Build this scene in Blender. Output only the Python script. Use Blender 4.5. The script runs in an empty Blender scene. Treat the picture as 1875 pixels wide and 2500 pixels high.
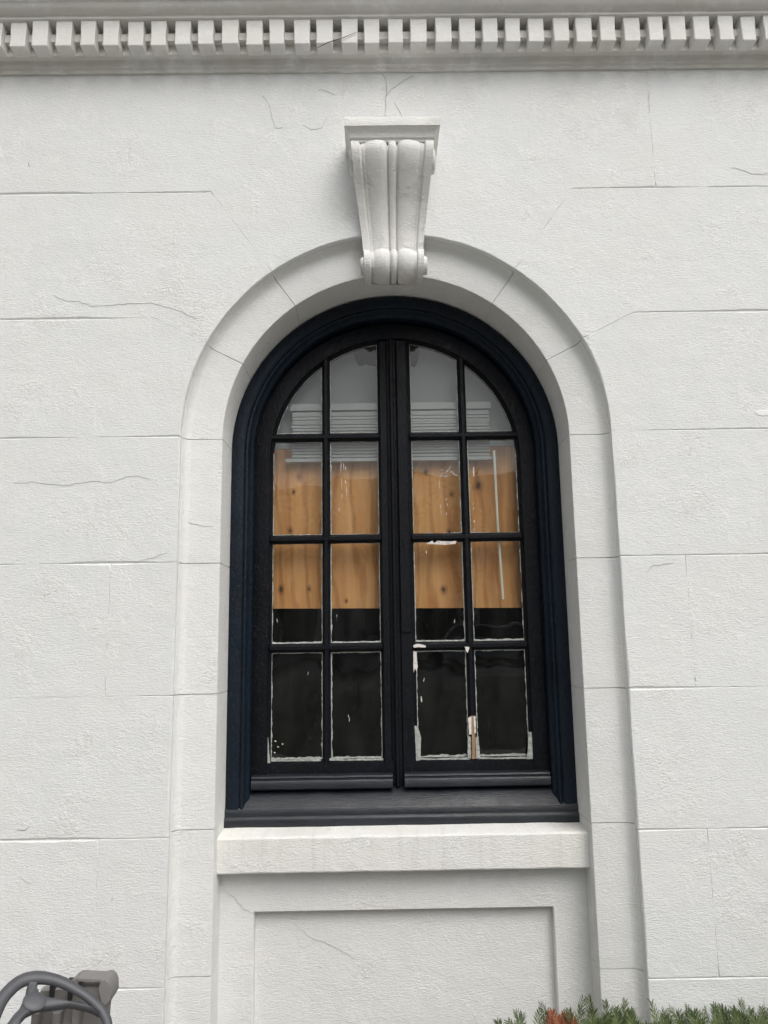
import bpy, bmesh, math, random
from mathutils import Vector, Matrix, noise
R = math.radians
random.seed(7)
sc = bpy.context.scene
col = sc.collection

# ------------------------------------------------------------------ camera
PITCH, YAW, ROLL = R(9.578), R(0.469), R(-0.865)
CAM = Vector((-0.085, -3.2, 1.6))
F_PX = 1878.0                       # focal length in pixels of a 1875 x 2500 frame
fw = Vector((math.sin(YAW)*math.cos(PITCH), math.cos(YAW)*math.cos(PITCH), math.sin(PITCH)))
r0 = Vector((math.cos(YAW), -math.sin(YAW), 0)); u0 = r0.cross(fw)
rt = math.cos(ROLL)*r0 + math.sin(ROLL)*u0
up = -math.sin(ROLL)*r0 + math.cos(ROLL)*u0
cd = bpy.data.cameras.new('camera'); cam = bpy.data.objects.new('camera', cd); col.objects.link(cam)
cd.sensor_fit = 'VERTICAL'; cd.sensor_height = 36; cd.lens = F_PX/2500*36
cd.clip_start = 0.05; cd.clip_end = 2000
m = Matrix.Identity(4)
for i in range(3):
    m[i][0], m[i][1], m[i][2], m[i][3] = rt[i], up[i], -fw[i], CAM[i]
cam.matrix_world = m
sc.camera = cam

def at(px, py, y):
    """the point on the plane Y = y that the photograph shows at pixel (px, py)"""
    d = fw + (px-937.5)/F_PX*rt - (py-1250)/F_PX*up
    return CAM + d*((y-CAM.y)/d.y)

# ------------------------------------------------------------------ sky, sun, exposure (overcast)
SUN_EL, SUN_AZ = R(52), R(152)      # azimuth clockwise from +Y: behind the camera, a little to the right
w = bpy.data.worlds.new('World'); sc.world = w; w.use_nodes = True
nt = w.node_tree; bg = nt.nodes['Background']
sky = nt.nodes.new('ShaderNodeTexSky'); sky.sky_type = 'NISHITA'; sky.sun_disc = False
sky.sun_elevation = SUN_EL; sky.sun_rotation = SUN_AZ
sky.air_density = 1.0; sky.dust_density = 6.0; sky.ozone_density = 1.0
hs = nt.nodes.new('ShaderNodeHueSaturation'); hs.inputs['Saturation'].default_value = 0.28
nt.links.new(sky.outputs[0], hs.inputs['Color']); nt.links.new(hs.outputs[0], bg.inputs['Color'])
bg.inputs['Strength'].default_value = 0.11
sl = bpy.data.lights.new('sun', 'SUN'); sl.energy = 0.9; sl.angle = R(50); sl.color = (1.0, 0.985, 0.96)
so = bpy.data.objects.new('sun', sl); col.objects.link(so)
sd = Vector((math.sin(SUN_AZ)*math.cos(SUN_EL), math.cos(SUN_AZ)*math.cos(SUN_EL), math.sin(SUN_EL)))
so.rotation_euler = sd.to_track_quat('Z', 'Y').to_euler(); so.location = (4, -8, 9)
sc.view_settings.view_transform = 'Standard'; sc.view_settings.look = 'None'
sc.view_settings.gamma = 1.0; sc.view_settings.use_curve_mapping = False
sc.view_settings.exposure = 0.30
try:
    sc.cycles.max_bounces = 8; sc.cycles.transparent_max_bounces = 12
except Exception: pass

# ------------------------------------------------------------------ materials
class NB:
    """small node builder"""
    def __init__(s, name):
        s.m = bpy.data.materials.new(name); s.m.use_nodes = True
        s.t = s.m.node_tree; s.n = s.t.nodes; s.p = s.n['Principled BSDF']; s.out = s.n['Material Output']
        s.tc = s.n.new('ShaderNodeTexCoord')
    def link(s, a, b): s.t.links.new(a, b)
    def mp(s, scale=(1,1,1), loc=(0,0,0)):
        q = s.n.new('ShaderNodeMapping'); s.link(s.tc.outputs['Object'], q.inputs['Vector'])
        q.inputs['Scale'].default_value = scale; q.inputs['Location'].default_value = loc; return q.outputs[0]
    def noise(s, vec, scale, detail=4, rough=0.55, dist=0.0):
        q = s.n.new('ShaderNodeTexNoise'); s.link(vec, q.inputs['Vector'])
        q.inputs['Scale'].default_value = scale; q.inputs['Detail'].default_value = detail
        q.inputs['Roughness'].default_value = rough; q.inputs['Distortion'].default_value = dist; return q.outputs['Fac']
    def ramp(s, fac, stops):
        q = s.n.new('ShaderNodeValToRGB'); s.link(fac, q.inputs[0]); e = q.color_ramp.elements
        while len(e) < len(stops): e.new(0.5)
        for k, (p, c) in enumerate(stops):
            e[k].position = p; e[k].color = c if len(c) == 4 else (*c, 1)
        return q.outputs[0]
    def rampf(s, fac, a, b, va=0.0, vb=1.0):
        q = s.n.new('ShaderNodeMapRange'); q.clamp = True; s.link(fac, q.inputs[0])
        for k, v in enumerate((a, b, va, vb)): q.inputs[1+k].default_value = v
        return q.outputs[0]
    def math(s, op, a, b):
        q = s.n.new('ShaderNodeMath'); q.operation = op
        for k, v in enumerate((a, b)):
            if isinstance(v, (int, float)): q.inputs[k].default_value = v
            else: s.link(v, q.inputs[k])
        return q.outputs[0]
    def mix(s, fac, a, b, mode='MIX'):
        q = s.n.new('ShaderNodeMix'); q.data_type = 'RGBA'; q.blend_type = mode
        for k, v in ((0, fac), (6, a), (7, b)):
            if isinstance(v, (int, float)): q.inputs[k].default_value = v
            elif isinstance(v, tuple): q.inputs[k].default_value = v if len(v) == 4 else (*v, 1)
            else: s.link(v, q.inputs[k])
        return q.outputs[2]
    def bump(s, h, dist, strength=1.0, prev=None):
        q = s.n.new('ShaderNodeBump'); s.link(h, q.inputs['Height']); q.inputs['Distance'].default_value = dist
        q.inputs['Strength'].default_value = strength
        if prev is not None: s.link(prev, q.inputs['Normal'])
        return q.outputs[0]
    def fin(s, c, rough=0.6, nrm=None, spec=0.5):
        if isinstance(c, tuple): s.p.inputs['Base Color'].default_value = (*c, 1)
        else: s.link(c, s.p.inputs['Base Color'])
        if isinstance(rough, (int, float)): s.p.inputs['Roughness'].default_value = rough
        else: s.link(rough, s.p.inputs['Roughness'])
        s.p.inputs['Specular IOR Level'].default_value = spec
        if nrm is not None: s.link(nrm, s.p.inputs['Normal'])
        return s.m

def wall_paint(name, base, grime=0.0, streak=0.0, rough_amt=1.0, cluster=1.0):
    b = NB(name)
    o = b.mp()
    big = b.noise(o, 1.7, 4, 0.6)
    c = b.mix(b.rampf(big, 0.3, 0.7), tuple(v*0.97 for v in base), tuple(min(1, v*1.01) for v in base))
    hue = b.noise(b.mp(loc=(3, 1, 7)), 2.6, 2)
    c = b.mix(b.rampf(hue, 0.4, 0.7, 0, 0.6), c, (base[0]*1.0, base[1]*0.985, base[2]*0.95))
    oi = b.n.new('ShaderNodeObjectInfo')
    c = b.mix(b.rampf(oi.outputs['Random'], 0, 1, 0, 0.06), c, (0.60, 0.60, 0.58))
    # fine speckle and scuffs
    sp = b.noise(b.mp((1, 1, 1), (9, 2, 4)), 95, 3, 0.7)
    c = b.mix(b.rampf(sp, 0.70, 0.80, 0, 0.35), c, (0.42, 0.41, 0.38))
    gr = b.noise(b.mp((1, 1, 1), (1, 5, 2)), 5.5, 6, 0.65)
    c = b.mix(b.rampf(gr, 0.62, 0.90, 0, 0.015+grime*0.5), c, (0.40, 0.39, 0.35))
    if grime:
        g2 = b.noise(b.mp((1.0, 1, 5), (4, 5, 2)), 3.5, 6, 0.7)
        c = b.mix(b.rampf(g2, 0.42, 0.75, 0, grime), c, (0.30, 0.295, 0.25))
    if streak:
        st = b.noise(b.mp((16, 1, 0.7), (0, 0, 3)), 1.6, 5, 0.65)
        c = b.mix(b.rampf(st, 0.52, 0.74, 0, streak), c, (0.33, 0.32, 0.28))
    # relief: brushed horizontal laps, orange-peel, crusty patches where old paint flaked
    lap = b.noise(b.mp((1.0, 1, 3.2)), 52, 5, 0.62, 0.6)
    fine = b.noise(b.mp((1, 1, 1.7)), 120, 3, 0.6)
    msk = b.rampf(b.noise(b.mp(loc=(2, 8, 5)), 5.2, 4, 0.65), 0.53, 0.66)
    crust = b.noise(b.mp((1, 1, 1.5), (5, 1, 1)), 42, 6, 0.72, 1.2)
    crust = b.math('MULTIPLY', b.rampf(crust, 0.42, 0.60), msk)
    c = b.mix(b.math('MULTIPLY', msk, 0.75), c, (0.89, 0.89, 0.87))  # crust patches tinted lighter to offset the shading of their relief
    wav = b.noise(o, 6, 3)
    n1 = b.bump(wav, 0.006)
    n2 = b.bump(lap, 0.0029*rough_amt, 1.0, n1)
    n3 = b.bump(fine, 0.0016*rough_amt, 1.0, n2)
    n4 = b.bump(crust, 0.0014*cluster, 1.0, n3)
    return b.fin(c, 0.62, n4, 0.35)

M = {}
M['wall'] = wall_paint('white_masonry_paint', (0.80, 0.815, 0.812))
M['ring'] = wall_paint('white_surround_paint', (0.80, 0.81, 0.795), 0.05)
M['apron'] = wall_paint('white_apron_paint', (0.80, 0.80, 0.77), 0.04, 0.26)
M['cornice'] = wall_paint('weathered_cornice_paint', (0.76, 0.755, 0.715), 0.26, 0.0, 0.6, 0.5)
M['dentil'] = wall_paint('dentil_paint', (0.80, 0.795, 0.765), 0.08, 0.0, 0.5, 0.5)
M['key'] = wall_paint('bracket_paint', (0.80, 0.80, 0.775), 0.0, 0.0, 1.1, 2.2)
b = NB('dark_crack'); M['crack'] = b.fin((0.15, 0.145, 0.13), 0.9)
b = NB('hairline_crack'); M['hair'] = b.fin((0.30, 0.295, 0.275), 0.9)

def black_paint(name, base, rough, spec=0.5, chips=1.0):
    b = NB(name)
    n = b.noise(b.mp((1, 1, 1)), 3.0, 5, 0.65)
    c = b.mix(b.rampf(n, 0.35, 0.7), tuple(v*0.75 for v in base), tuple(v*1.35 for v in base))
    sc_ = b.noise(b.mp((6, 6, 0.8), (2, 0, 1)), 12, 4, 0.7)
    c = b.mix(b.rampf(sc_, 0.70, 0.78, 0, 0.35), c, (0.11, 0.115, 0.12))
    sp = b.noise(b.mp(loc=(3, 3, 3)), 110, 2, 0.6)
    c = b.mix(b.rampf(sp, 0.76, 0.80, 0, 0.5), c, (0.25, 0.25, 0.25))
    brush = b.noise(b.mp((5, 5, 1) if chips > .5 else (1, 6, 6)), 26, 5, 0.65, 0.4)
    chip = b.noise(b.mp((1.6, 1.6, 1), (7, 7, 0)), 45, 4, 0.7, 0.8)
    n1 = b.bump(brush, 0.0012)
    n2 = b.bump(b.rampf(chip, 0.50, 0.68), 0.0011*chips, 1.0, n1)
    rr = b.rampf(b.noise(b.mp(), 9, 4), 0.3, 0.7, rough-0.08, rough+0.14)
    return b.fin(c, rr, n2, spec)
M['casing'] = black_paint('blue_black_gloss_paint', (0.0036, 0.0095, 0.0185), 0.40, 0.28)
M['sash'] = black_paint('black_sash_paint', (0.0040, 0.0050, 0.0075), 0.44, 0.20)
M['sill'] = black_paint('worn_black_sill_paint', (0.0125, 0.0155, 0.0210), 0.36, 0.5, 0.2)

b = NB('old_putty')
n = b.noise(b.mp(), 70, 5, 0.7)
c = b.ramp(n, [(0.3, (0.20, 0.21, 0.19)), (0.5, (0.36, 0.375, 0.35)), (0.68, (0.55, 0.56, 0.53))])
M['putty'] = b.fin(c, 0.8, b.bump(n, 0.002))
b = NB('white_paint_chip'); n = b.noise(b.mp(), 60, 4, 0.7)
M['chip'] = b.fin(b.ramp(n, [(0.35, (0.48, 0.45, 0.40)), (0.5, (0.74, 0.70, 0.66))]), 0.7, b.bump(n, 0.002))
b = NB('fresh_white_paint'); M['chip2'] = b.fin((0.86, 0.87, 0.87), 0.5)
b = NB('bare_wood'); n = b.noise(b.mp((1, 1, 0.08)), 160, 3, 0.6)
M['bare'] = b.fin(b.ramp(n, [(0.3, (0.20, 0.12, 0.06)), (0.7, (0.40, 0.27, 0.15))]), 0.75, b.bump(n, 0.001))

# clear old window glass with a film of dust
b = NB('old_window_glass'); b.n.remove(b.p)
tr = b.n.new('ShaderNodeBsdfTransparent'); tr.inputs[0].default_value = (0.975, 0.985, 0.98, 1)
gl = b.n.new('ShaderNodeBsdfGlossy'); gl.inputs['Roughness'].default_value = 0.015
fr = b.n.new('ShaderNodeFresnel'); gb = b.n.new('ShaderNodeNewGeometry'); b.link(b.math('SUBTRACT', 1.52, b.math('MULTIPLY', gb.outputs['Backfacing'], 1.52-1/1.52)), fr.inputs['IOR'])
wv = b.bump(b.noise(b.mp((1, 1, 0.6)), 3.2, 2, 0.5), 0.0035)
b.link(wv, gl.inputs['Normal'])
mx = b.n.new('ShaderNodeMixShader'); b.link(fr.outputs[0], mx.inputs[0]); b.link(tr.outputs[0], mx.inputs[1]); b.link(gl.outputs[0], mx.inputs[2])
df = b.n.new('ShaderNodeBsdfDiffuse'); df.inputs[0].default_value = (0.55, 0.56, 0.54, 1)
dn = b.noise(b.mp((2.2, 1, 0.8), (4, 0, 0)), 4.5, 5, 0.65)
sn = b.noise(b.mp((7, 1, 1.1), (1, 0, 0)), 26, 4, 0.75, 0.5)
film = b.math('ADD', b.rampf(dn, 0.35, 0.8, 0.0015, 0.016), b.rampf(sn, 0.66, 0.76, 0.0, 0.20))
mx2 = b.n.new('ShaderNodeMixShader'); b.link(film, mx2.inputs[0]); b.link(mx.outputs[0], mx2.inputs[1]); b.link(df.outputs[0], mx2.inputs[2])
b.link(mx2.outputs[0], b.out.inputs[0]); M['glass'] = b.m

# plywood: broad wandering grain and a few knots
b = NB('knotty_plywood')
o = b.mp()
g1 = b.noise(b.mp((5.0, 1, 0.55), (1, 0, 0.4)), 2.4, 3, 0.5, 0.9)
wv = b.n.new('ShaderNodeTexWave'); wv.wave_type = 'BANDS'; wv.bands_direction = 'X'
b.link(b.mp((1, 1, 0.24)), wv.inputs['Vector']); wv.inputs['Scale'].default_value = 4.2
wv.inputs['Distortion'].default_value = 12.0; wv.inputs['Detail'].default_value = 3; wv.inputs['Detail Scale'].default_value = 1.1
fg = b.noise(b.mp((60, 1, 1.2)), 2.0, 3, 0.6)
g3 = b.noise(b.mp((2.2, 1, 1.0), (6, 0, 2)), 2.2, 4, 0.6, 1.5)
c = b.ramp(g1, [(0.30, (0.50, 0.225, 0.075)), (0.55, (0.62, 0.315, 0.115)), (0.75, (0.70, 0.385, 0.16))])
c = b.mix(b.rampf(wv.outputs['Fac'], 0.66, 0.97, 0, 0.65), c, (0.37, 0.15, 0.048))
c = b.mix(b.rampf(g3, 0.45, 0.7, 0, 0.35), c, (0.74, 0.44, 0.21))
c = b.mix(b.rampf(fg, 0.5, 0.75, 0, 0.25), c, (0.42, 0.21, 0.08))
sx = b.n.new('ShaderNodeSeparateXYZ'); b.link(b.tc.outputs['Object'], sx.inputs[0])
jit = b.noise(o, 14, 3)
def knot(c, x, z, r):
    dx = b.math('MULTIPLY', b.math('SUBTRACT', sx.outputs[0], x), 1.25)
    dz = b.math('MULTIPLY', b.math('SUBTRACT', sx.outputs[2], z), 0.85)
    d = b.math('SQRT', b.math('ADD', b.math('MULTIPLY', dx, dx), b.math('MULTIPLY', dz, dz)), 0)
    d = b.math('ADD', d, b.rampf(jit, 0.3, 0.7, -r*0.5, r*0.5))
    c = b.mix(b.rampf(d, r*0.6, r*1.9, 0.75, 0), c, (0.22, 0.095, 0.04))
    return b.mix(b.rampf(d, r*0.2, r*0.75, 0.9, 0), c, (0.055, 0.025, 0.012))
PLY_Y = 0.43
for (px, py, r) in ((716,1200,.010),(730,1165,.017),(708,1296,.015),(754,1438,.011),(686,1440,.014),(845,1467,.008),
                    (1083,1440,.014),(1102,1205,.012),(1097,1300,.013),(1168,1183,.022),(1040,1150,.012)):
    p = at(px, py, PLY_Y-0.01); c = knot(c, p.x, p.z, r)
M['ply'] = b.fin(c, 0.6, b.bump(fg, 0.0008), 0.3)

def simple(name, base, rough=0.6, var=0.15, scale=8, bump=0.0):
    b = NB(name); n = b.noise(b.mp(), scale, 5, 0.6)
    c = b.mix(b.rampf(n, 0.3, 0.7), tuple(v*(1-var) for v in base), tuple(v*(1+var) for v in base))
    return b.fin(c, rough, b.bump(n, bump) if bump else None)
M['greyboard'] = simple('grey_primed_board', (0.25, 0.265, 0.265), 0.7, 0.06, 3, 0.004)
M['blind'] = simple('dusty_white_blind', (0.31, 0.32, 0.315), 0.5, 0.05, 12)
M['wand'] = simple('clear_yellowed_plastic', (0.70, 0.70, 0.60), 0.3, 0.04, 12)
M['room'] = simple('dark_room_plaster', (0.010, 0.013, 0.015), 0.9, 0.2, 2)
M['wheel'] = simple('grey_plastic', (0.075, 0.078, 0.086), 0.48, 0.08, 30, 0.0006)
M['console'] = simple('taupe_plastic', (0.215, 0.205, 0.20), 0.55, 0.05, 25, 0.0005)
M['dark'] = simple('dark_hollow', (0.03, 0.03, 0.03), 0.8, 0.1, 10)
M['ground'] = simple('lawn', (0.050, 0.054, 0.036), 0.95, 0.45, 6, 0.03)
M['soil'] = simple('bed_soil', (0.09, 0.07, 0.05), 0.95, 0.3, 12, 0.03)
M['road'] = simple('asphalt', (0.055, 0.055, 0.056), 0.85, 0.15, 20)
M['bark'] = simple('bark', (0.11, 0.08, 0.055), 0.9, 0.3, 20, 0.01)
def leafmat(name, c1, c2):
    b = NB(name)
    oi = b.n.new('ShaderNodeNewGeometry')
    c = b.mix(oi.outputs['Random Per Island'], c1, c2)
    mm = b.fin(c, 0.5); return mm
M['yew'] = leafmat('yew_needles', (0.050, 0.080, 0.026), (0.170, 0.210, 0.085))
M['dry'] = leafmat('dry_needles', (0.24, 0.075, 0.035), (0.36, 0.15, 0.075))
M['leaf'] = leafmat('tree_leaves', (0.03, 0.05, 0.015), (0.09, 0.12, 0.04))
M['stem'] = simple('twig_stem', (0.10, 0.11, 0.04), 0.7)

# ------------------------------------------------------------------ helpers
def mesh(name, verts, faces, mat, parent=None, smooth=None, recalc=True):
    me = bpy.data.meshes.new(name)
    if recalc:
        bm = bmesh.new(); vs = [bm.verts.new(v) for v in verts]
        for f in faces:
            try: bm.faces.new([vs[i] for i in f])
            except ValueError: pass
        bmesh.ops.recalc_face_normals(bm, faces=bm.faces); bm.to_mesh(me); bm.free()
    else:
        me.from_pydata(verts, [], faces)
    me.materials.append(mat)
    if smooth:
        me.polygons.foreach_set('use_smooth', [True]*len(me.polygons)); me.set_sharp_from_angle(angle=R(smooth))
    o = bpy.data.objects.new(name, me); col.objects.link(o)
    if parent: o.parent = parent
    return o

def thing(name, label, cat, group=None, obj=None):
    o = obj or bpy.data.objects.new(name, None)
    if not obj: col.objects.link(o)
    o['label'] = label; o['category'] = cat; o['kind'] = 'thing'
    if group: o['group'] = group
    return o

def structure(o): o['kind'] = 'structure'; return o

class MB:
    def __init__(s): s.v = []; s.f = []
    def add(s, v, f):
        n = len(s.v); s.v += [tuple(p) for p in v]; s.f += [tuple(i+n for i in q) for q in f]
    def box(s, x0, x1, y0, y1, z0, z1):
        s.add([(x0,y0,z0),(x1,y0,z0),(x1,y1,z0),(x0,y1,z0),(x0,y0,z1),(x1,y0,z1),(x1,y1,z1),(x0,y1,z1)],
              [(0,3,2,1),(4,5,6,7),(0,1,5,4),(1,2,6,5),(2,3,7,6),(3,0,4,7)])
    def loft(s, rings, cap=True, closed=True):
        k = len(rings[0]); v = [p for r in rings for p in r]; f = []
        for i in range(len(rings)-1):
            for j in range(k if closed else k-1):
                a = i*k+j; bq = i*k+(j+1) % k; f.append((a, bq, bq+k, a+k))
        if cap: f.append(tuple(range(k))[::-1]); f.append(tuple(range((len(rings)-1)*k, len(rings)*k)))
        s.add(v, f)
    def tube(s, pts, rad, n=8):
        rings = []
        for i, p in enumerate(pts):
            t = (pts[min(i+1, len(pts)-1)]-pts[max(i-1, 0)]).normalized()
            a = t.orthogonal().normalized() if i == 0 else (a - t*a.dot(t)).normalized()
            c = t.cross(a); r = rad[i] if isinstance(rad, (list, tuple)) else rad
            rings.append([p + r*(math.cos(2*math.pi*q/n)*a + math.sin(2*math.pi*q/n)*c) for q in range(n)])
        s.loft(rings)
    def build(s, name, mat, parent=None, smooth=None): return mesh(name, s.v, s.f, mat, parent, smooth)

ZC = 2.482                                   # springing line of the stone arch
def station(kind, t, prof, zc):
    if kind == 'L': return [(-r, y, t) for r, y in prof]
    if kind == 'R': return [(r, y, t) for r, y in prof]
    return [(r*math.cos(t), y, zc + r*math.sin(t)) for r, y in prof]
def sweep(name, prof, stations, zc, mat, parent, smooth=35):
    mb = MB(); mb.loft([station(k, t, prof, zc) for k, t in stations]); return mb.build(name, mat, parent, smooth)
def arc(a, b_, step=2.0):
    n = max(1, round(abs(b_-a)/step)); return [('A', R(a+(b_-a)*i/n)) for i in range(n+1)]

def wob(x, z, amp, s=18.0):
    return amp*noise.noise(Vector((x*s, 3.1, z*s)))

def slab(name, poly, yf, yb, mat, parent, gap=0.0012, bev=0.0062, rag=0.0018, dens=0.03):
    """a flat block: outline poly (x,z), front at yf, back at yb, softened and slightly ragged arrises"""
    pts = []
    n = len(poly)
    for i in range(n):
        a = Vector(poly[i]); c = Vector(poly[(i+1) % n]); k = max(1, int((c-a).length/dens))
        for q in range(k): pts.append(a + (c-a)*(q/k))
    area = sum(pts[i].x*pts[(i+1) % len(pts)].y - pts[(i+1) % len(pts)].x*pts[i].y for i in range(len(pts)))
    if area < 0: pts.reverse()
    N = len(pts)
    K = [1.0]*N
    def off(d, amp):
        res = []
        for i in range(N):
            t1 = (pts[i]-pts[i-1]).normalized(); t2 = (pts[(i+1) % N]-pts[i]).normalized()
            n1 = Vector((-t1.y, t1.x)); n2 = Vector((-t2.y, t2.x)); nn = n1+n2
            nn = nn/max(0.35, 1+n1.dot(n2))
            vert = abs(t1.x) < 1e-4 and abs(t2.x) < 1e-4 and abs(pts[i].x) > 1.0
            diag = abs(t1.x) > .05 and abs(t1.y) > .05 and (pts[i]-Vector((0, 2.482))).length > .94
            kf = (0.20 if vert else (0.26 if diag else 1.0))*min(1.25, max(0.14, 0.62 + 1.15*noise.noise(Vector((pts[i].x*2.9, 9.0, pts[i].y*3.1)))))
            K[i] = kf
            p = pts[i] + nn*(d*kf + wob(pts[i].x, pts[i].y, amp) + wob(pts[i].x+7, pts[i].y, amp*0.8, 60))
            res.append(p)
        return res
    o0 = off(gap, rag*0.5); o1 = off(gap+bev*0.45, rag); o2 = off(gap+bev, rag*1.3)
    rings = [[(p.x, yb, p.y) for p in o0], [(p.x, yf+bev*0.9*K[i], p.y) for i, p in enumerate(o0)],
             [(p.x, yf+bev*0.28*K[i], p.y) for i, p in enumerate(o1)], [(p.x, yf, p.y) for p in o2]]
    mb = MB(); mb.loft(rings)
    return mb.build(name, mat, parent)

def ribbon(name, pts, y, wid, mat, parent, depth=0.0012):
    """a thin raised-lip crack line following pts on the plane y"""
    fine = []; wid *= 0.5
    for i in range(len(pts)-1):
        a, c = pts[i], pts[i+1]; k = max(1, int((c-a).length/0.012))
        for q in range(k):
            p = a+(c-a)*(q/k); p = p + Vector((wob(p.x, p.z, 0.006, 40)+wob(p.x, p.z, 0.003, 120), 0, wob(p.z, p.x, 0.006, 40)+wob(p.z, p.x, 0.003, 120))); fine.append(p)
    fine.append(pts[-1]); n = len(fine); v = []; f = []
    for i, p in enumerate(fine):
        t = (fine[min(i+1, n-1)]-fine[max(i-1, 0)]).normalized(); s = Vector((-t.z, 0, t.x))
        ww = wid*(0.35+0.65*math.sin(math.pi*min(1, max(0.08, (i+.5)/n)))) * (0.7+0.6*abs(noise.noise(p*30)))
        v += [Vector((p.x, y, p.z))-s*ww, Vector((p.x, y-depth, p.z)), Vector((p.x, y, p.z))+s*ww]
        if i: b0 = 3*i; f += [(b0-3, b0, b0+1, b0-2), (b0-2, b0+1, b0+2, b0-1)]
    return mesh(name, v, f, mat, parent)

# ------------------------------------------------------------------ ground
g = MB(); g.add([(-400,-600,0),(400,-600,0),(400,60,0),(-400,60,0)], [(0,1,2,3)])
structure(g.build('ground', M['ground']))
g = MB(); g.add([(-400,-23,.604),(400,-23,.604),(400,-14.5,.604),(-400,-14.5,.604)], [(0,1,2,3)])
structure(g.build('road', M['road']))
g = MB(); g.add([(-12,-0.8,.006),(12,-0.8,.006),(12,0.05,.006),(-12,0.05,.006)], [(0,1,2,3)])
structure(g.build('planting_bed', M['soil']))
g = MB(); g.add([(-30,-7.5,.010),(30,-7.5,.010),(30,-0.8,.010),(-30,-0.8,.010)], [(0,1,2,3)])  # unseen pale strip added to bounce light up under arch and cornice
M['bounce_strip'] = simple('bounce_concrete', (0.24, 0.235, 0.22), 0.85, 0.12, 3)
structure(g.build('path', M['bounce_strip']))

# ------------------------------------------------------------------ the wall
wall = thing('masonry_wall', 'white painted masonry wall of scored stone blocks round an arched window opening', 'wall')
JZ = [4.232, 3.622, 3.021, 2.482, 1.940, 1.398, 0.852, 0.310, -0.05]
RO = 0.925
XE = 3.4
def arcpts(a, b_, r=RO, step=2.5):
    n = max(1, round(abs(b_-a)/step)); return [(r*math.cos(R(a+(b_-a)*i/n)), ZC+r*math.sin(R(a+(b_-a)*i/n))) for i in range(n+1)]
def radial(a, z): return ((z-ZC)/math.tan(R(a)), z)
A1, A2 = 54.2, 27.0
for s in (-1, 1):
    def S(p): return [(s*x, z) for x, z in p]
    def blk(p): slab('stone_block', S(p), 0.0, 0.05, M['wall'], wall)
    # courses beside the arch: the joints turn to run radially into the arch
    blk([(1.2, 4.232), (XE, 4.232), (XE, 3.622), (1.2, 3.622)])
    blk([(XE, 3.622), (XE, 3.021), radial(A2, 3.021)] + arcpts(A2, A1) + [radial(A1, 3.622)])
    blk([(XE, 3.021), (XE, ZC)] + arcpts(0, A2) + [radial(A2, 3.021)])
    for i in range(3, 8):
        z1, z0 = JZ[i], JZ[i+1]
        xs = [RO, 1.2, 2.2, XE] if i in (4, 6) else [RO, 2.0, XE]
        for a, c in zip(xs, xs[1:]): blk([(a, z0), (c, z0), (c, z1), (a, z1)])
top = arcpts(A1, 180-A1)
slab('stone_block', [(-1.2, 4.232), (-1.2, 3.622), radial(180-A1, 3.622)] + top[::-1] + [radial(A1, 3.622), (1.2, 3.622), (1.2, 4.232)],
     0.0, 0.05, M['wall'], wall)
# mortar bed behind the joints
mb = MB()
mb.loft([[(x, y, z) for x, z in o] for y in (0.0052, 0.049) for o in [[(-XE, 0), (-XE, 4.9), (XE, 4.9), (XE, 0), (RO+.012, 0)] + [(RO+.012, ZC)] +
        [((RO+.012)*math.cos(R(a)), ZC+(RO+.012)*math.sin(R(a))) for a in range(5, 180, 5)] + [(-RO-.012, ZC), (-RO-.012, 0)]]])
mb.build('mortar_bed', M['wall'], wall)

# moulded stones of the recessed surround: reveal, flat band, cove out to the wall face
band = [(0.757, 0.45), (0.757, 0.068), (0.7595, 0.062), (0.765, 0.060), (0.888, 0.060), (0.900, 0.058), (0.911, 0.051), (0.919, 0.040), (0.923, 0.028),
        (0.935, 0.028), (0.935, 0.45)]
def stone(stations, gapdir=None): return sweep('surround_stone', band, stations, ZC, M['ring'], wall)
ga = 0.10
for a, c in ((0, A2), (A2, A1), (A1, 90), (90, 180-A1), (180-A1, 180-A2), (180-A2, 180)):
    stone(arc(a+ga, c-ga))
for k in 'LR':
    zs = [ZC, 1.940, 1.398, 0.868, 0.325, -0.05]
    for z1, z0 in zip(zs, zs[1:]): stone([(k, z0+0.0015), (k, (z0+z1)/2), (k, z1-0.0015)])
# backing that closes the joints of the reveal
back = [(0.7600, 0.44), (0.7600, 0.069), (0.93, 0.069), (0.93, 0.44)]
sweep('reveal_backing', back, [('L', -.05), ('L', 1.2)] + arc(180, 0, 3) + [('R', 1.2), ('R', -.05)], ZC, M['ring'], wall)
# apron under the window and the double-recessed panel below
mb = MB()
prof = [(0.27, 0.832), (0.124, 0.8225), (0.1175, 0.820), (0.1140, 0.814), (0.1130, 0.76), (0.1130, 0.688), (0.1155, 0.683), (0.195, 0.681), (0.27, 0.60)]
xs = [-0.7565] + [-0.75+0.05*i for i in range(31)] + [0.7565]
mb.loft([[(x, y+wob(x, z, 0.0016), z+wob(x, y, 0.0025, 9)) for y, z in prof] for x in xs])
mb.build('window_apron', M['apron'], wall, 18)
ix, iz = 0.615, 0.512
mb = MB()
oo = [(-0.7585, -0.05), (-0.7585, 0.70), (0.7585, 0.70), (0.7585, -0.05)]
ii = [(-ix, -0.05), (-ix, iz), (ix, iz), (ix, -0.05)]
def ring(pts, y, d=0): return [(x+(d if x > 0 else -d), y, z+(d if z > 0.1 else 0)) for x, z in pts]
rr = [ring(oo, 0.26), ring(oo, 0.190), ring(ii, 0.190, 0.004), ring(ii, 0.195), ring(ii, 0.26)]
mb.loft(rr, cap=False, closed=False)
mb.build('panel_border', M['ring'], wall)
mb = MB(); mb.box(-0.63, 0.63, 0.232, 0.27, -0.05, 0.53); mb.build('sunk_panel', M['ring'], wall)

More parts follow.
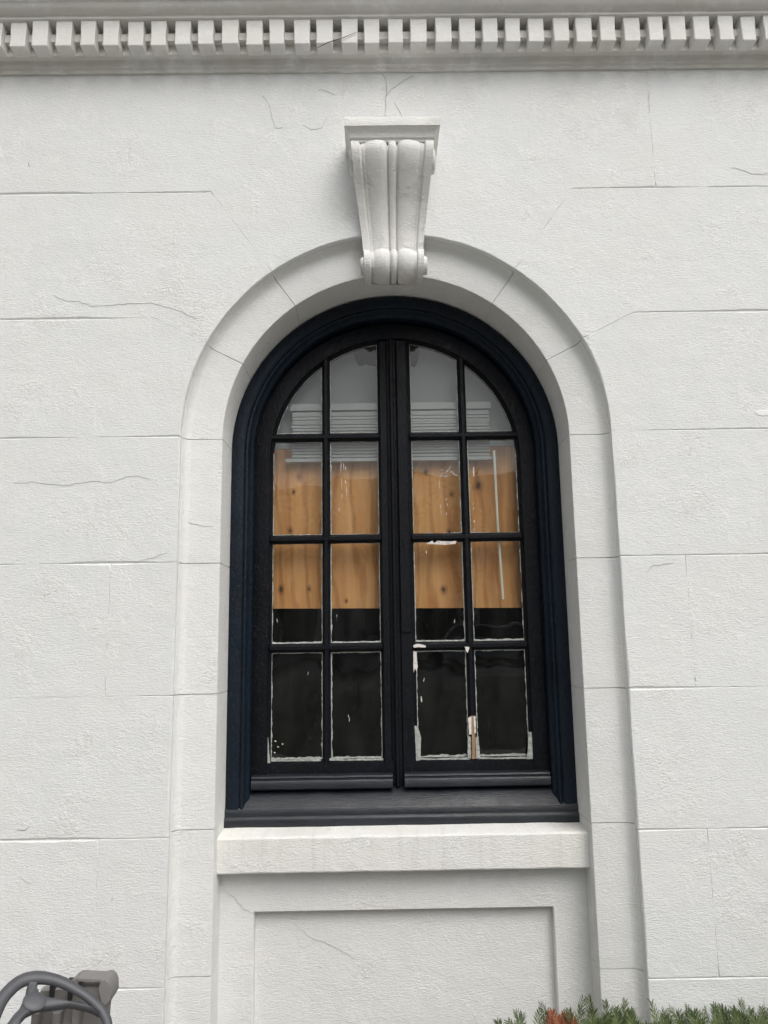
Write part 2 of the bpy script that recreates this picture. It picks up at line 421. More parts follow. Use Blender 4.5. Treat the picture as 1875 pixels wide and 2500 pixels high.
def cr(pts, y, wd, mat='crack'): ribbon('crack', [at(px, py, y) for px, py in pts], y-0.0006, wd, M[mat], wall)
cr([(932,180),(942,193),(945,220),(941,238),(942,289)], 0, .0019)
cr([(1010,184),(986,198),(954,219),(943,235)], 0, .0017)
cr([(962,249),(977,275),(985,292)], 0, .0014)
cr([(640,235),(657,255),(663,283),(672,313),(690,312)], 0, .0013, 'hair')
cr([(775,218),(800,224),(818,232)], 0, .0012, 'hair'); cr([(740,305),(760,317),(785,312),(800,285)], 0, .0011, 'hair')
cr([(30,1180),(79,1178),(123,1182),(155,1185),(190,1181),(221,1177),(240,1176),(272,1179),(304,1165),(335,1161),(367,1171)], 0, .0014, 'hair')
cr([(133,720),(158,735),(190,735),(228,748),(304,742),(367,740),(405,748),(443,761),(480,778)], 0, .0014, 'hair')
cr([(546,2173),(570,2190),(592,2216),(611,2228),(622,2231)], .19, .0017, 'hair')
cr([(720,2254),(737,2272),(751,2284),(763,2291),(817,2310),(866,2341)], .232, .0014, 'hair')
cr([(1647,1374),(1621,1378),(1595,1380),(1586,1388),(1579,1400)], 0, .0016)
cr([(442,1262),(465,1277),(494,1284),(520,1286)], .06, .0012, 'hair')
cr([(1785,410),(1801,413),(1829,422),(1842,424),(1860,424),(1875,420)], 0, .0018, 'hair')
cr([(42,2028),(60,2026),(72,2018)], 0, .0022); cr([(70,396),(73,408)], 0, .003); cr([(273,2190),(273,2200)], 0, .002)
cr([(330,1373),(385,1358),(412,1345)], 0, .0012, 'hair'); cr([(45,2142),(62,2150),(79,2159)], 0, .0012, 'hair')

def dab(pts):
    P = [at(px, py, 0) for px, py in pts]
    mb = MB(); c_ = sum(P, Vector())/len(P)
    mb.loft([[(c_.x+(p.x-c_.x)*k, -y, c_.z+(p.z-c_.z)*k) for p in P] for k, y in ((1, -.001), (.97, .0012), (.8, .002))]); mb.build('paint_dab', M['chip2'], wall)
dab([(1842,1006),(1856,1001),(1885,1000),(1885,1014),(1860,1016),(1848,1013)])
# ------------------------------------------------------------------ cornice with dentils
corn = thing('cornice', 'weathered white cornice with a row of dentils along the wall top', 'cornice')
def run(name, prof, mat, x0=-XE, x1=XE, amp=0.0016):
    mb = MB(); n = 70
    mb.loft([[(x0+(x1-x0)*i/n, y+wob(i*.37, z*3+y, amp, 3), z+wob(i*.41, y*5+z, amp*1.5, 3)) for y, z in prof] for i in range(n+1)])
    return mb.build(name, mat, corn, 28)
run('bed_moulding', [(0.02, 4.222), (-0.012, 4.222), (-0.014, 4.236), (-0.018, 4.240), (-0.024, 4.242), (-0.027, 4.256), (-0.036, 4.268),
                     (-0.052, 4.274), (-0.058, 4.2745), (-0.060, 4.285), (0.02, 4.285)], M['cornice'])
run('dentil_bed', [(0.02, 4.283), (-0.052, 4.283), (-0.052, 4.42), (0.02, 4.42)], M['cornice'])
run('dentil_web', [(-0.05, 4.325), (-0.084, 4.325), (-0.084, 4.362), (-0.05, 4.362)], M['cornice'])
run('crown_moulding', [(0.02, 4.398), (-0.124, 4.398), (-0.130, 4.402), (-0.131, 4.414), (-0.139, 4.418), (-0.150, 4.424), (-0.163, 4.437), (-0.170, 4.452),
                       (-0.178, 4.456), (-0.178, 4.466), (-0.188, 4.468), (-0.193, 4.473), (-0.195, 4.49), (-0.195, 4.56), (-0.21, 4.60), (0.02, 4.80)], M['cornice'])
x0 = at(908.7, 80, -0.12).x; PIT = 0.1072
for i in range(-30, 31):
    cx = x0 + i*PIT + random.uniform(-.005, .005); wv_ = 0.0358 + random.uniform(-.0028, .0022)
    zb = 4.272 + random.uniform(-.003, .003); yf = -0.121 + random.uniform(-.003, .003)
    if not (-XE < cx < XE): continue
    lo = []
    for z, dx, y in ((zb, -.003, yf+.002), (zb+.004, -.0008, yf-.0005), (zb+.05, -.0015, yf), (zb+.09, 0, yf+.001), (4.402, .0005, yf)):
        e = random.uniform(-.0014, .0014); e2 = random.uniform(-.0014, .0014)
        lo.append([(cx-wv_-dx+e, -0.055, z), (cx+wv_+dx+e2, -0.055, z), (cx+wv_+dx+e2, y+.002, z), (cx+wv_+dx+e2-.003, y, z), (cx-wv_-dx+e+.003, y, z), (cx-wv_-dx+e, y+.002, z)])
    mb = MB(); mb.loft(lo); mb.build('dentil', M['dentil'], corn)
# a dead twig caught across two dentils
p = [at(776,116,-.126), at(800,104,-.130), at(838,92,-.130), at(871,78,-.127)]
mb = MB(); mb.tube(p, [.0018, .0022, .0016, .0009], 6)
o = mb.build('twig', M['bark']); thing('twig', 'thin dead twig caught across two cornice dentils', 'twig', obj=o)

# ------------------------------------------------------------------ keystone bracket
key = thing('keystone_bracket', 'white scrolled keystone bracket with fluted face at the crown of the arch', 'bracket')
mb = MB(); rings = []
for z, hx, y in ((3.748,.176,-.164),(3.762,.177,-.166),(3.7635,.185,-.175),(3.772,.186,-.177),(3.782,.189,-.182),(3.790,.197,-.190),(3.796,.203,-.197),
                 (3.799,.2035,-.197),(3.800,.207,-.201),(3.836,.208,-.202),(3.842,.205,-.199)):
    n = 14; rr = [(-hx, 0.012, z), (-hx, y*0.5, z)]
    rr += [(-hx+2*hx*i/n + (wob(i, z, .001)), y+wob(i*.3, z*9, .0015), z+wob(i*.31, 2, .0012, 5)) for i in range(n+1)] + [(hx, y*0.5, z), (hx, 0.012, z)]
    rings.append(rr)
mb.loft(rings); mb.build('top_slab', M['key'], key, 30)
prof = [(-.150,3.752),(-.166,3.740),(-.174,3.720),(-.171,3.696),(-.156,3.662),(-.128,3.620),(-.097,3.575),(-.069,3.530),(-.046,3.480),(-.029,3.430),(-.019,3.380),
        (-.015,3.330),(-.017,3.296),(-.034,3.280),(-.070,3.283),(-.096,3.270),(-.110,3.246),(-.112,3.222),(-.105,3.198),(-.088,3.178),(-.062,3.166),(-.02,3.164)]
def cat(P, n):
    out = []
    for i in range(len(P)-1):
        p0, p1, p2, p3 = (Vector(P[max(i-1, 0)]), Vector(P[i]), Vector(P[i+1]), Vector(P[min(i+2, len(P)-1)]))
        for k in range(n):
            t = k/n; out.append(0.5*((2*p1)+(p2-p0)*t+(2*p0-5*p1+4*p2-p3)*t*t+(3*p1-p0-3*p2+p3)*t**3))
    out.append(Vector(P[-1])); return out
C = cat(prof, 3)
def hw(z):
    T = [(3.15,.124),(3.20,.128),(3.25,.129),(3.29,.131),(3.40,.141),(3.55,.160),(3.68,.176),(3.76,.182)]
    for (a, wa), (c, wc) in zip(T, T[1:]):
        if z <= c: return wa+(wc-wa)*(max(z, a)-a)/(c-a)
    return T[-1][1]
def hgt(a):
    a = abs(a)
    if a < .095: return .009*math.cos(a/.095*1.2)
    if a < .145: return -.010
    if a < .66: return .013*math.sin(math.pi*((a-.145)/.515)**.8)**.7
    if a < .74: return -.001
    if a < .78: return -.004
    if a < .81: return .007*(a-.78)/.03
    return .0085
US = [-1+2*i/96 for i in range(97)]
rings = []
for i, p in enumerate(C):
    t = (C[min(i+1, len(C)-1)]-C[max(i-1, 0)]).normalized(); nn = Vector((t.y, -t.x))   # outward (towards -Y)
    if nn.x > 0: nn = -nn
    h0 = hw(p.y); rr = [(-h0, .012, p.y)]
    for u in US:
        q = p + nn*hgt(u)*(0.55+0.45*h0/.18); rr.append((u*h0, q.x+wob(u*2, p.y, .0008, 25), q.y))
    rr.append((h0, .012, p.y)); rings.append(rr)
mb = MB(); mb.loft(rings); mb.build('scroll_body', M['key'], key, 40)
for s in (-1, 1):
    for (yy, zz, rad, hx, ex) in ((-.105, 3.69, .055, .168, .020), (-.068, 3.216, .040, .124, .021)):
        mb = MB(); n = 20; rings = []
        for rx, k in ((0, 1.0), (ex*.55, 1.0), (ex*.85, .93), (ex, .8), (ex*.9, .72), (ex*.55, .68), (ex*.55, .45), (ex*.95, .38), (ex*1.05, .2)):
            rings.append([(s*(hx+rx), yy+rad*k*math.cos(2*math.pi*q/n), zz+rad*k*math.sin(2*math.pi*q/n)) for q in range(n)])
        mb.loft(rings); mb.build('volute', M['key'], key, 35)

# ------------------------------------------------------------------ the window
win = thing('arched_window', 'tall arched casement window in blue black wood with sixteen small panes', 'window')
cas = [(0.7568, .40), (0.7568, .268), (0.752, .262), (0.745, .259), (0.706, .258), (0.700, .261), (0.696, .265), (0.692, .2605), (0.686, .258), (0.680, .260),
       (0.676, .266), (0.672, .276), (0.664, .283), (0.6585, .288), (0.656, .296), (0.6555, .324), (0.6555, .40)]
sweep('casing', cas, [('L', .84)] + [('L', .84+.2*i) for i in range(1, 9)] + arc(180, 0, 1.8) + [('R', .84+.2*i) for i in range(8, 0, -1)] + [('R', .84)], 2.477, M['casing'], win)
sweep('jamb', [(0.757, .405), (0.757, .375), (0.63, .375), (0.63, .405)], [('L', .9)] + arc(180, 0, 3) + [('R', .9)], 2.47, M['sash'], win)
mb = MB()
prof = [(.40, .985), (.335, .972), (.30, .952), (.272, .918), (.262, .906), (.256, .899), (.2555, .872), (.249, .866), (.246, .860), (.246, .832), (.2485, .827), (.40, .827)]
xs = [-0.7575, -0.755] + [-0.75+.05*i for i in range(31)] + [.755, .7575]
mb.loft([[(x, y+wob(x, z, .0012, 14), z+wob(x, y+3, .0016, 11)) for y, z in prof] for x in xs])
mb.build('sill', M['sill'], win, 45)

SZ = 2.455; GR = 0.5745
YF, YG = 0.325, 0.357
rows = [(1.090, 1.556), (1.600, 2.056), (2.094, 2.541), (2.582, None)]
def bar(mb, horiz, c, a, b_, base=.019, face=.0065, y0=.3285, y1=.366):
    """a glazing bar: narrow flat face, bevelled flanks"""
    pr = [(-base, y1), (-base, .350), (-face-.004, .340), (-face-.004, y0+.005), (-face, y0), (face, y0), (face+.004, y0+.005), (face+.004, .340), (base, .350), (base, y1)]
    n = 12; rings = []
    for i in range(n+1):
        t = a+(b_-a)*i/n; rag = .0012
        rings.append([((t, y, c+d+wob(t*3, d*40, rag)) if horiz else (c+d+wob(t*3, d*40, rag), y, t)) for d, y in pr])
    mb.loft(rings)

def ragged(p0, p1, y, w0, amp, inward):
    """strip of putty along p0-p1: straight outer edge, broken inner edge"""
    n = max(4, int((p1-p0).length/.007)); v = []; f = []
    for i in range(n+1):
        p = p0+(p1-p0)*(i/n)
        k = noise.noise(p*23+Vector((0, 5, 0)))*.9 + noise.noise(p*75)*.7
        ww = max(0.0004, w0 + amp*1.5*k)
        q = p+inward*ww
        v += [(p.x, y, p.z), (q.x, y+.0012, q.z), (p.x-inward.x*.004, y-.004, p.z-inward.z*.004)]
        if i: a = 3*i; f += [(a-3, a, a+1, a-2), (a-1, a+2, a, a-3)]
    return v, f

for s in (-1, 1):
    side = 'left' if s < 0 else 'right'
    sash = bpy.data.objects.new('casement_sash', None); col.objects.link(sash); sash.parent = win
    k = 'L' if s < 0 else 'R'
    sp = [(0.664, YF+.002), (0.664, .375), (0.575, .375), (0.575, .352), (0.586, .341), (0.5875, YF+.004), (0.590, YF), (0.660, YF)]
    aa = arc(180, 90, 2) if s < 0 else arc(0, 90, 2)
    sweep('stile', sp, [(k, 1.0), (k, 1.3), (k, 1.6), (k, 1.9), (k, 2.2)] + aa, SZ, M['sash'], sash)
    # meeting stile with its bevel to the glass
    mb = MB()
    a, c = (.0365, .066) if s < 0 else (.012, .062)
    pr = [(s*a, YF+.012), (s*a, .375), (s*.079, .375), (s*.079, .352), (s*(c+.004), .341), (s*(c+.003), YF+.004), (s*c, YF+.001), (s*(a+.002), YF+.001)]
    mb.loft([[(x, y, z) for x, y in pr] for z in (1.0, 1.35, 1.7, 2.05, 2.4, 2.75, 3.03)])
    mb.build('meeting_stile', M['sash'], sash, 30)
    # bottom rail
    mb = MB(); xa, xb = sorted((s*.030, s*.662))
    pr = [(YF+.0035, 0.99), (YF+.0035, 1.078), (.341, 1.081), (.352, 1.091), (.374, 1.091), (.374, .99)]
    mb.loft([[(x, y, z) for y, z in pr] for x in (xa, xb)]); mb.build('bottom_rail', M['sash'], sash)
    # weather bar on the foot of the sash
    xa, xb = (-.652, -.036) if s < 0 else (.016, .652)
    tl = .004*s
    pr = [(.335, 1.036), (.318, 1.034), (.302, 1.029), (.2995, 1.022), (.304, 1.0185), (.302, 1.016), (.292, 1.012), (.2885, 1.006), (.2885, .980), (.293, .975), (.335, .974)]
    mb = MB(); mb.loft([[(x, y+wob(x, z, .0007), z+wob(x, 1, .0012, 9)+tl*(0.5 if x < 0 else -.3)) for y, z in pr] for x in [xa+(xb-xa)*i/14 for i in range(15)]])
    mb.build('weather_bar', M['sill'], sash, 35)
    # glazing bars
    vx = s*.3255
    for (z0, z1) in rows:
        zt = z1 if z1 else SZ+math.sqrt(.582**2-.3255**2)
        mb = MB(); bar(mb, False, vx, z0-.012, zt+.012); mb.build('glazing_bar', M['sash'], sash, 30)
    for zc in (1.578, 2.075, 2.5615):
        xa, xb = sorted((s*.072, s*.582)); mb = MB(); bar(mb, True, zc, xa, xb, .0205, .007, .3275); mb.build('glazing_bar', M['sash'], sash, 30)
    # panes, each with its broken edge of putty
    for ci, (xa, xb) in enumerate((sorted((s*.0795, s*.3050)), sorted((s*.3455, s*.5750)))):
        for ri, (z0, z1) in enumerate(rows):
            if z1: out = [(xa, z0), (xb, z0), (xb, z1), (xa, z1)]
            else:
                n = 14; out = [(xa, z0), (xb, z0)]
                for i in range(n+1):
                    x = xb+(xa-xb)*i/n
                    zz = SZ+math.sqrt(max(1e-6, GR**2-x*x))
                    out.append((x, max(zz, z0+.004)))
            # glass: a thin solid, slightly out of true like old glazing
            cxm = (xa+xb)/2; tx = random.uniform(-.006, .006); tz = random.uniform(-.006, .006); e = .004
            mb = MB(); fr_, bk_ = [], []
            for x, z in out:
                ox = e if x > cxm else -e; oz = e if z > z0+.2 else -e
                yy = YG + (x-cxm)*tx + (z-(z0+.22))*tz
                fr_.append((x+ox, yy, z+oz)); bk_.append((x+ox, yy+.003, z+oz))
            mb.loft([fr_, bk_]); pane = mb.build('glass_pane', M['glass'], sash)
            # putty
            pv = MB(); P = [Vector((x, 0, z)) for x, z in out]; ctr = Vector((cxm, 0, (z0+(z1 or z0+.4))/2))
            for i in range(len(P)):
                p0, p1 = P[i], P[(i+1) % len(P)]
                if (p1-p0).length < .002: continue
                nrm = Vector((-(p1-p0).z, 0, (p1-p0).x)).normalized()
                if nrm.dot(ctr-(p0+p1)/2) < 0: nrm = -nrm
                w0, am = (.0026, .0028)
                bottom = i == 0
                if bottom: w0, am = (.0036, .0032)
                if ri == 0: w0 += .0006
                if ri == 0 and bottom: w0, am = .0095, .0045
                if ri == 1 and bottom: w0, am = .0050, .0030
                if ri == 3 and i > 1: w0, am = .0016, .0018
                v, f = ragged(p0, p1, YG-.0035, w0, am, nrm); pv.add(v, f)
            pu = pv.build('putty', M['putty'], sash)

rd = random.Random(3)
def drip(px, py, h, wd_):
    P = [at(px, py, .352), at(px+rd.uniform(-2, 2), py+h, .352)]; w_ = wd_*.0019
    mb = MB(); mb.loft([[(p.x-w_*k, .352-d, p.z), (p.x, .3512-d, p.z), (p.x+w_*k, .352-d, p.z), (p.x, .3528-d, p.z)] for p, k, d in ((P[0], .5, 0), (P[0].lerp(P[1], .5), 1, .0003), (P[1], .6, 0))])
    mb.build('paint_drip', M['chip'], win)
for px, py, h, wd_ in ((833,1128,22,.8),(839,1130,16,1),(844,1139,8,1.2),(834,1165,30,.6),(846,1188,22,.9),(836,1205,12,.7),(829,1240,8,.9),(843,1172,9,1),(1073,1172,20,.6),(1090,1216,6,.9),(1091,1228,8,.8),
                       (1075,1230,12,.7),(1076,1246,10,.6),(1090,1250,8,.7),(1156,1140,24,1.6),(1157,1226,6,.8),(1156,1238,6,.8),(1157,1270,6,1.2),(1157,1288,9,.7),(1040,1344,8,1),(1174,1244,5,.6),(753,1640,8,.6),(676,1510,10,.7),
                       (822,1500,7,.6),(1110,1512,9,1.1),(1036,1655,9,1),(1028,1700,14,1.6),(690,1815,3,1.8),(672,1808,3,2.2),(678,1822,3,1.8),(670,1836,3,2),(850,1745,8,.8),(853,1752,10,.6)):
    drip(px, py, h, wd_)
for px, py, a in ((1078,1148,.3),(1084,1156,-.5),(1092,1150,.8),(1098,1142,1.2),(1101,1152,.2),(1107,1156,-.7),(1088,1163,.1),(1078,1160,.9),(1112,1160,-.4)):
    c_ = at(px, py, .352); dx, dz = math.cos(a)*.013, math.sin(a)*.013
    mb = MB(); mb.loft([[(c_.x+dx*t-dz*k*.22, .352-e_, c_.z+dz*t+dx*k*.22) for t, k in ((-1, 0), (-.2, -1), (1, -.3), (.7, .5), (0, .8))] for e_ in (0, .0006)])
    mb.build('paint_smear', M['putty'], win)

# astragal bead over the meeting line, and the cover strip broken off half way down
mb = MB(); mb.loft([[(x, y, z) for x, y in ((-.0365, .372), (-.0355, .336), (-.0215, .333), (-.020, .321), (-.0165, .3175), (-.0075, .3175), (-.004, .321), (-.003, .333), (.0115, .336), (.0125, .372))]
                    for z in (.975, 1.4, 1.9, 2.4, 2.9, 3.04)])
mb.build('astragal', M['sash'], win, 30)
zb = at(985, 1542, .318).z
mb = MB(); mb.loft([[(x, y, z) for x, y in ((.0135, YF+.001), (.0135, .3205), (.0155, .318), (.0565, .318), (.0590, .3205), (.0590, YF+.001))] for z in (zb, zb+.3, 2.4, 3.03)])
mb.build('cover_strip', M['sash'], win, 30)

# flaked paint: white undercoat and bare wood showing on the right-hand sash, thick clean putty at the feet of the panes
def flake(name, pts, y, mat, th=.002, lab=None):
    P = [at(px, py, y) for px, py in pts]; n = len(P); out = []
    for i in range(n):
        a, c = P[i], P[(i+1) % n]; k = max(1, int((c-a).length/.008))
        for q in range(k):
            p_ = a+(c-a)*(q/k); out.append(p_+Vector((wob(p_.x, p_.z, .0016, 70), 0, wob(p_.z, p_.x, .0016, 70))))
    mb = MB(); mb.loft([[(p_.x, y, p_.z) for p_ in out], [(p_.x, y-th, p_.z) for p_ in out]]); o = mb.build(name, M[mat], win)
    if lab: o['label'] = lab
    return o
flake('paint_flake', [(1039,1328),(1056,1320),(1060,1327),(1068,1320),(1090,1322),(1114,1321),(1112,1328),(1085,1330),(1068,1329)], .338, 'chip', .003)
flake('paint_flake', [(1009,1575),(1018,1572),(1030,1573),(1040,1577),(1038,1581),(1020,1580),(1010,1581)], .3265, 'chip')
flake('paint_flake', [(1009,1589),(1017,1591),(1018,1612),(1020,1628),(1017,1640),(1013,1632),(1010,1643),(1009,1620)], .339, 'chip')
flake('paint_flake', [(1134,1579),(1146,1579),(1144,1588),(1141,1594),(1137,1588)], .329, 'chip')
flake('bare_wood', [(1150,1748),(1158,1747),(1160,1790),(1161,1852),(1152,1853),(1152,1800)], .3262, 'bare')
flake('paint_flake', [(1143,1752),(1151,1749),(1151,1792),(1145,1794)], .3255, 'chip', .0015)
flake('paint_flake', [(1156,1750),(1161,1748),(1162,1790),(1158,1790)], .3255, 'chip', .0015)
flake('clean_putty', [(647,1799),(655,1800),(657,1830),(660,1862),(648,1863)], .337, 'putty', .003)
flake('clean_putty', [(1012,1772),(1020,1772),(1028,1800),(1026,1856),(1016,1857)], .337, 'putty', .003)
flake('clean_putty', [(1290,1787),(1299,1787),(1301,1853),(1286,1855),(1288,1830)], .337, 'putty', .003)
flake('clean_putty', [(1142,1795),(1150,1800),(1150,1852),(1142,1850)], .334, 'putty', .002)
flake('clean_putty', [(1161,1800),(1168,1796),(1172,1850),(1161,1852)], .334, 'putty', .002)
for (a, c, y0_) in ((662, 783, 1858), (805, 936, 1856), (1018, 1148, 1854), (1165, 1298, 1852)):
    flake('clean_putty', [(a, y0_-5), (a+(c-a)*.3, y0_-2), (a+(c-a)*.6, y0_-4), (c, y0_-5), (c, y0_), (a, y0_+1)], .338, 'putty', .003)

# ------------------------------------------------------------------ behind the glass
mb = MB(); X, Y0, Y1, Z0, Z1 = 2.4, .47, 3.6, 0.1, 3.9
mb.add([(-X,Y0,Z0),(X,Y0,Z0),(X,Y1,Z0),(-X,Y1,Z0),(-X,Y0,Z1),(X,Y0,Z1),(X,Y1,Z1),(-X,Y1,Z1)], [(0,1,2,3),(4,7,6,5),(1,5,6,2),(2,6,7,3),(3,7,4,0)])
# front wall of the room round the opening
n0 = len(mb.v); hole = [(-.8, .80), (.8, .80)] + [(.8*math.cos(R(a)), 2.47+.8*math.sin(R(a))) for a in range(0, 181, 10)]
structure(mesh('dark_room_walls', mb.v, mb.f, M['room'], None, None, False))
# plywood sheet, hung a little out of level
p0, p1 = at(650, 1483, PLY_Y), at(1285, 1487, PLY_Y)
pt0 = at(650, 1098, PLY_Y).z
mb = MB(); mb.loft([[(-.95, y, p0.z-.002), (.95, y, p1.z+.003), (.95, y, pt0), (-.95, y, pt0)] for y in (PLY_Y, PLY_Y+.018)])
o = mb.build('plywood_board', M['ply']); thing('', 'orange brown knotty plywood sheet standing behind the middle panes', 'plywood board', obj=o)
# grey board above with a torn hole at the crown
hz = [at(px, py, PLY_Y+.004) for px, py in ((864,860),(868,878),(874,892),(884,894),(893,889),(902,893),(924,896),(1000,893),(1012,897),(1018,888),(1024,862))]
zt = hz[0].z+.10
pl = [(-.95, pt0+.003), (.95, pt0+.003), (.95, zt), (hz[-1].x, zt)] + [(p.x, p.z) for p in hz[::-1]] + [(hz[0].x, zt), (-.95, zt)]
mb = MB(); mb.loft([[(x, y, z) for x, z in pl] for y in (PLY_Y+.004, PLY_Y+.016)])
o = mb.build('grey_board', M['greyboard']); thing('', 'plain grey board behind the top panes with a torn dark hole', 'board', obj=o)
# raised blind
bl = thing('window_blind', 'raised white slatted blind with a tilt wand behind the upper panes', 'blind')
YB = .392
z0 = at(950, 985, YB).z; z1 = at(950, 1001, YB).z
xl, xr = at(724, 1000, YB).x, at(1182, 1000, YB).x
mb = MB(); mb.box(xl-.03, xr+.03, YB-.010, YB+.026, z1, z0); mb.build('head_rail', M['blind'], bl)
zb0 = at(950, 1118, YB).z; zb1 = at(950, 1126, YB).z
ns = 17; sl_me = None
for i in range(ns):
    z = z1-.006-(z1-zb0-.008)*i/(ns-1); t = random.uniform(-.004, .004)
    if i == 0:
        mb = MB(); mb.loft([[(x, y, zz) for y, zz in ((YB-.008, -.003), (YB-.003, .003), (YB+.013, .004), (YB+.013, -.010), (YB-.003, -.0125), (YB-.008, -.010))] for x in (xl-.02, xr+.02)])
        so_ = mb.build('slat', M['blind'], bl); sl_me = so_.data
    else:
        so_ = bpy.data.objects.new('slat', sl_me); col.objects.link(so_); so_.parent = bl
    so_.location = (random.uniform(-.004, .004), t*.5, z); so_.rotation_euler = (random.uniform(-.01, .01), random.uniform(-.002, .002), 0)
mb = MB(); mb.box(xl-.05, xr+.05, YB-.010, YB+.016, zb1, zb0); mb.build('bottom_rail', M['blind'], bl)
mb = MB(); mb.tube([at(1206, 1100, YB-.02), at(1215, 1280, YB-.02), at(1228, 1463, YB-.02)], .0062, 8); mb.build('tilt_wand', M['wand'], bl, 40)

# ------------------------------------------------------------------ steering wheel and dash in the near corner
YW = -1.30
con = thing('steering_console', 'grey three spoke steering wheel on a taupe plastic dash before the white wall', 'steering wheel')
def dash(name, outline, y, th, mat, slot=None):
    P = [at(px, py+(16 if py < 2450 else 0), y) for px, py in outline]
    mb = MB(); n = len(P)
    cx_ = sum(p.x for p in P)/n; cz_ = sum(p.z for p in P)/n
    def sh(k, yy): return [(cx_+(p.x-cx_)*k, yy, cz_+(p.z-cz_)*k) for p in P]
    if not slot:
        mb.loft([sh(.97, y+th), sh(1.0, y+th-.012), sh(1.0, y+.012), sh(.985, y+.003), sh(.965, y)])
    return mb.build(name, mat, con, 40)
# console body with its open slot: built as four solids round the opening, then the recess floor
top_o = [(166,2392),(174,2379),(186,2372),(192,2376),(189,2396),(172,2400)]
dash('slot_cheek', top_o, -1.16, .05, M['console'])
dash('dash_panel', [(90,2640),(90,2416),(97,2403),(122,2400),(165,2397),(205,2394),(240,2392),(262,2400),(268,2430),(262,2456),(256,2520),(254,2640)], -1.15, .035, M['console'])
dash('slot_lip', [(188,2373),(250,2376),(247,2382),(190,2380)], -1.165, .05, M['console'])
dash('dash_end', [(246,2377),(256,2377),(265,2384),(270,2398),(270,2424),(264,2450),(250,2446),(240,2396)], -1.175, .06, M['console'])
mb = MB(); p_ = at(215, 2406, -1.08); mb.box(p_.x-.055, p_.x+.045, -1.095, -1.06, p_.z-.05, p_.z+.012); mb.build('slot_recess', M['dark'], con)  # recess floor coloured dark to stand in for shade inside the slot
pa = at(90, 2600, -1.1); pb = at(255, 2600, -1.1)
mb = MB(); mb.loft([[(pa.x-.02, -1.22, z), (pb.x-.05, -1.22, z), (pb.x-.05, -1.0, z), (pa.x-.02, -1.0, z)] for z in (0.0, pa.z-.02)]); mb.build('pedestal', M['console'], con)
# ribs and a notch on the dash seen through the wheel
for (px, py, h, wd) in ((128,2418,.03,.004),(172,2428,.022,.004)):
    q = at(px, py, -1.155); mb = MB(); mb.box(q.x-wd, q.x+wd, -1.163, -1.14, q.z-h/2, q.z+h/2); mb.build('dash_rib', M['dark'], con)
for (px, py) in ((90, 2480), (142, 2478), (190, 2470)):
    q = at(px, py, -1.16); mb = MB(); mb.loft([[(q.x+a*k, -1.15-d, q.z+c*k) for a, c in ((-.010, -.05), (.006, -.05), (.012, .012), (-.008, .012))] for k, d in ((1, 0), (1, .02), (.8, .026))]); mb.build('dash_rib', M['console'], con)
wc = at(100, 2540, YW)
vd = (CAM-wc).normalized()
wn = (0.70*vd + 0.71*(0.30*rt + 0.95*up)).normalized()
e1 = (rt - wn*rt.dot(wn)).normalized(); e2 = wn.cross(e1)
def wp(x, z, d=0): return wc + e1*x + e2*z + wn*d
def onw(zx, zy, d=0.0):
    """the point of the (tilted) wheel plane on the line of sight through a point of the photograph's corner"""
    px, py = zx/5.72, 2360+zy/5.72
    r = fw + (px-937.5)/F_PX*rt - (py-1250)/F_PX*up
    o = wc + wn*d
    return CAM + r*((o-CAM).dot(wn)/r.dot(wn))
cl = [((55,420),95),((265,220),95),((490,156),98),((720,175),84),((895,230),78),((1055,315),71),((1205,408),66),((1345,525),70),((1445,645),70),((1505,806),66),
      ((1490,1010),66),((1390,1250),66),((1150,1470),68),((800,1580),74),((420,1540),84),((100,1370),90),((-110,1080),92),((-130,860),92),((-60,640),92)]
P = [onw(*c) for c, h in cl]; H = [h/5.72*(wc-CAM).dot(fw)/F_PX for c, h in cl]; n = len(P); path = []; rad = []
for i in range(n):
    p0, p1, p2, p3 = P[i-1], P[i], P[(i+1) % n], P[(i+2) % n]
    for k in range(6):
        t = k/6; path.append(0.5*((2*p1)+(p2-p0)*t+(2*p0-5*p1+4*p2-p3)*t*t+(3*p1-p0-3*p2+p3)*t**3)); rad.append(H[i]+(H[(i+1) % n]-H[i])*t)
rings = []; n = len(path)
for i in range(n+1):
    p, r = path[i % n], rad[i % n]; t = (path[(i+1) % n]-path[i-1 if i < n else n-1 if i == n and False else (i-1) % n]).normalized()
    sdv = t.cross(wn).normalized()
    rings.append([p + sdv*(r*math.cos(q)*(1.0 if abs(math.cos(q)) > .5 else 1)) + wn*(r*.78*math.sin(q)) for q in [2*math.pi*j/16 for j in range(16)]])
mb = MB(); mb.loft(rings, cap=False); mb.build('rim', M['wheel'], con, 60)
bo = [(400,225),(372,300),(358,400),(330,470),(265,600),(180,690),(90,815),(40,900),(30,1000),(240,960),(300,760),(360,690),(440,650),(520,612),(610,600),(700,592),(850,572),(960,552),(1080,572),(1200,598),(1320,640),(1400,670),
      (1340,590),(1210,540),(1040,503),(830,462),(640,438),(590,418),(545,360),(515,300),(525,225)]
cx_ = sum(a for a, c in bo)/len(bo); cy_ = sum(c for a, c in bo)/len(bo)
B = [onw(*q) for q in bo]; n = len(B)
def inset(d):
    out = []
    for i in range(n):
        t1 = (B[i]-B[i-1]).normalized(); t2 = (B[(i+1) % n]-B[i]).normalized(); n1 = wn.cross(t1)+wn.cross(t2)
        if n1.length < 1e-6: n1 = wn.cross(t1)
        out.append(B[i]-n1.normalized()*(-d if CCW else d))
    return out
area = sum((B[i]-wc).cross(B[(i+1) % n]-wc).dot(wn) for i in range(n)); CCW = area > 0
mb = MB(); mb.loft([[p+wn*z for p in inset(d)] for d, z in ((.003, -.016), (0, -.010), (0, .002), (.0012, .006), (.004, .009))]); mb.build('spoke_plate', M['wheel'], con, 50)
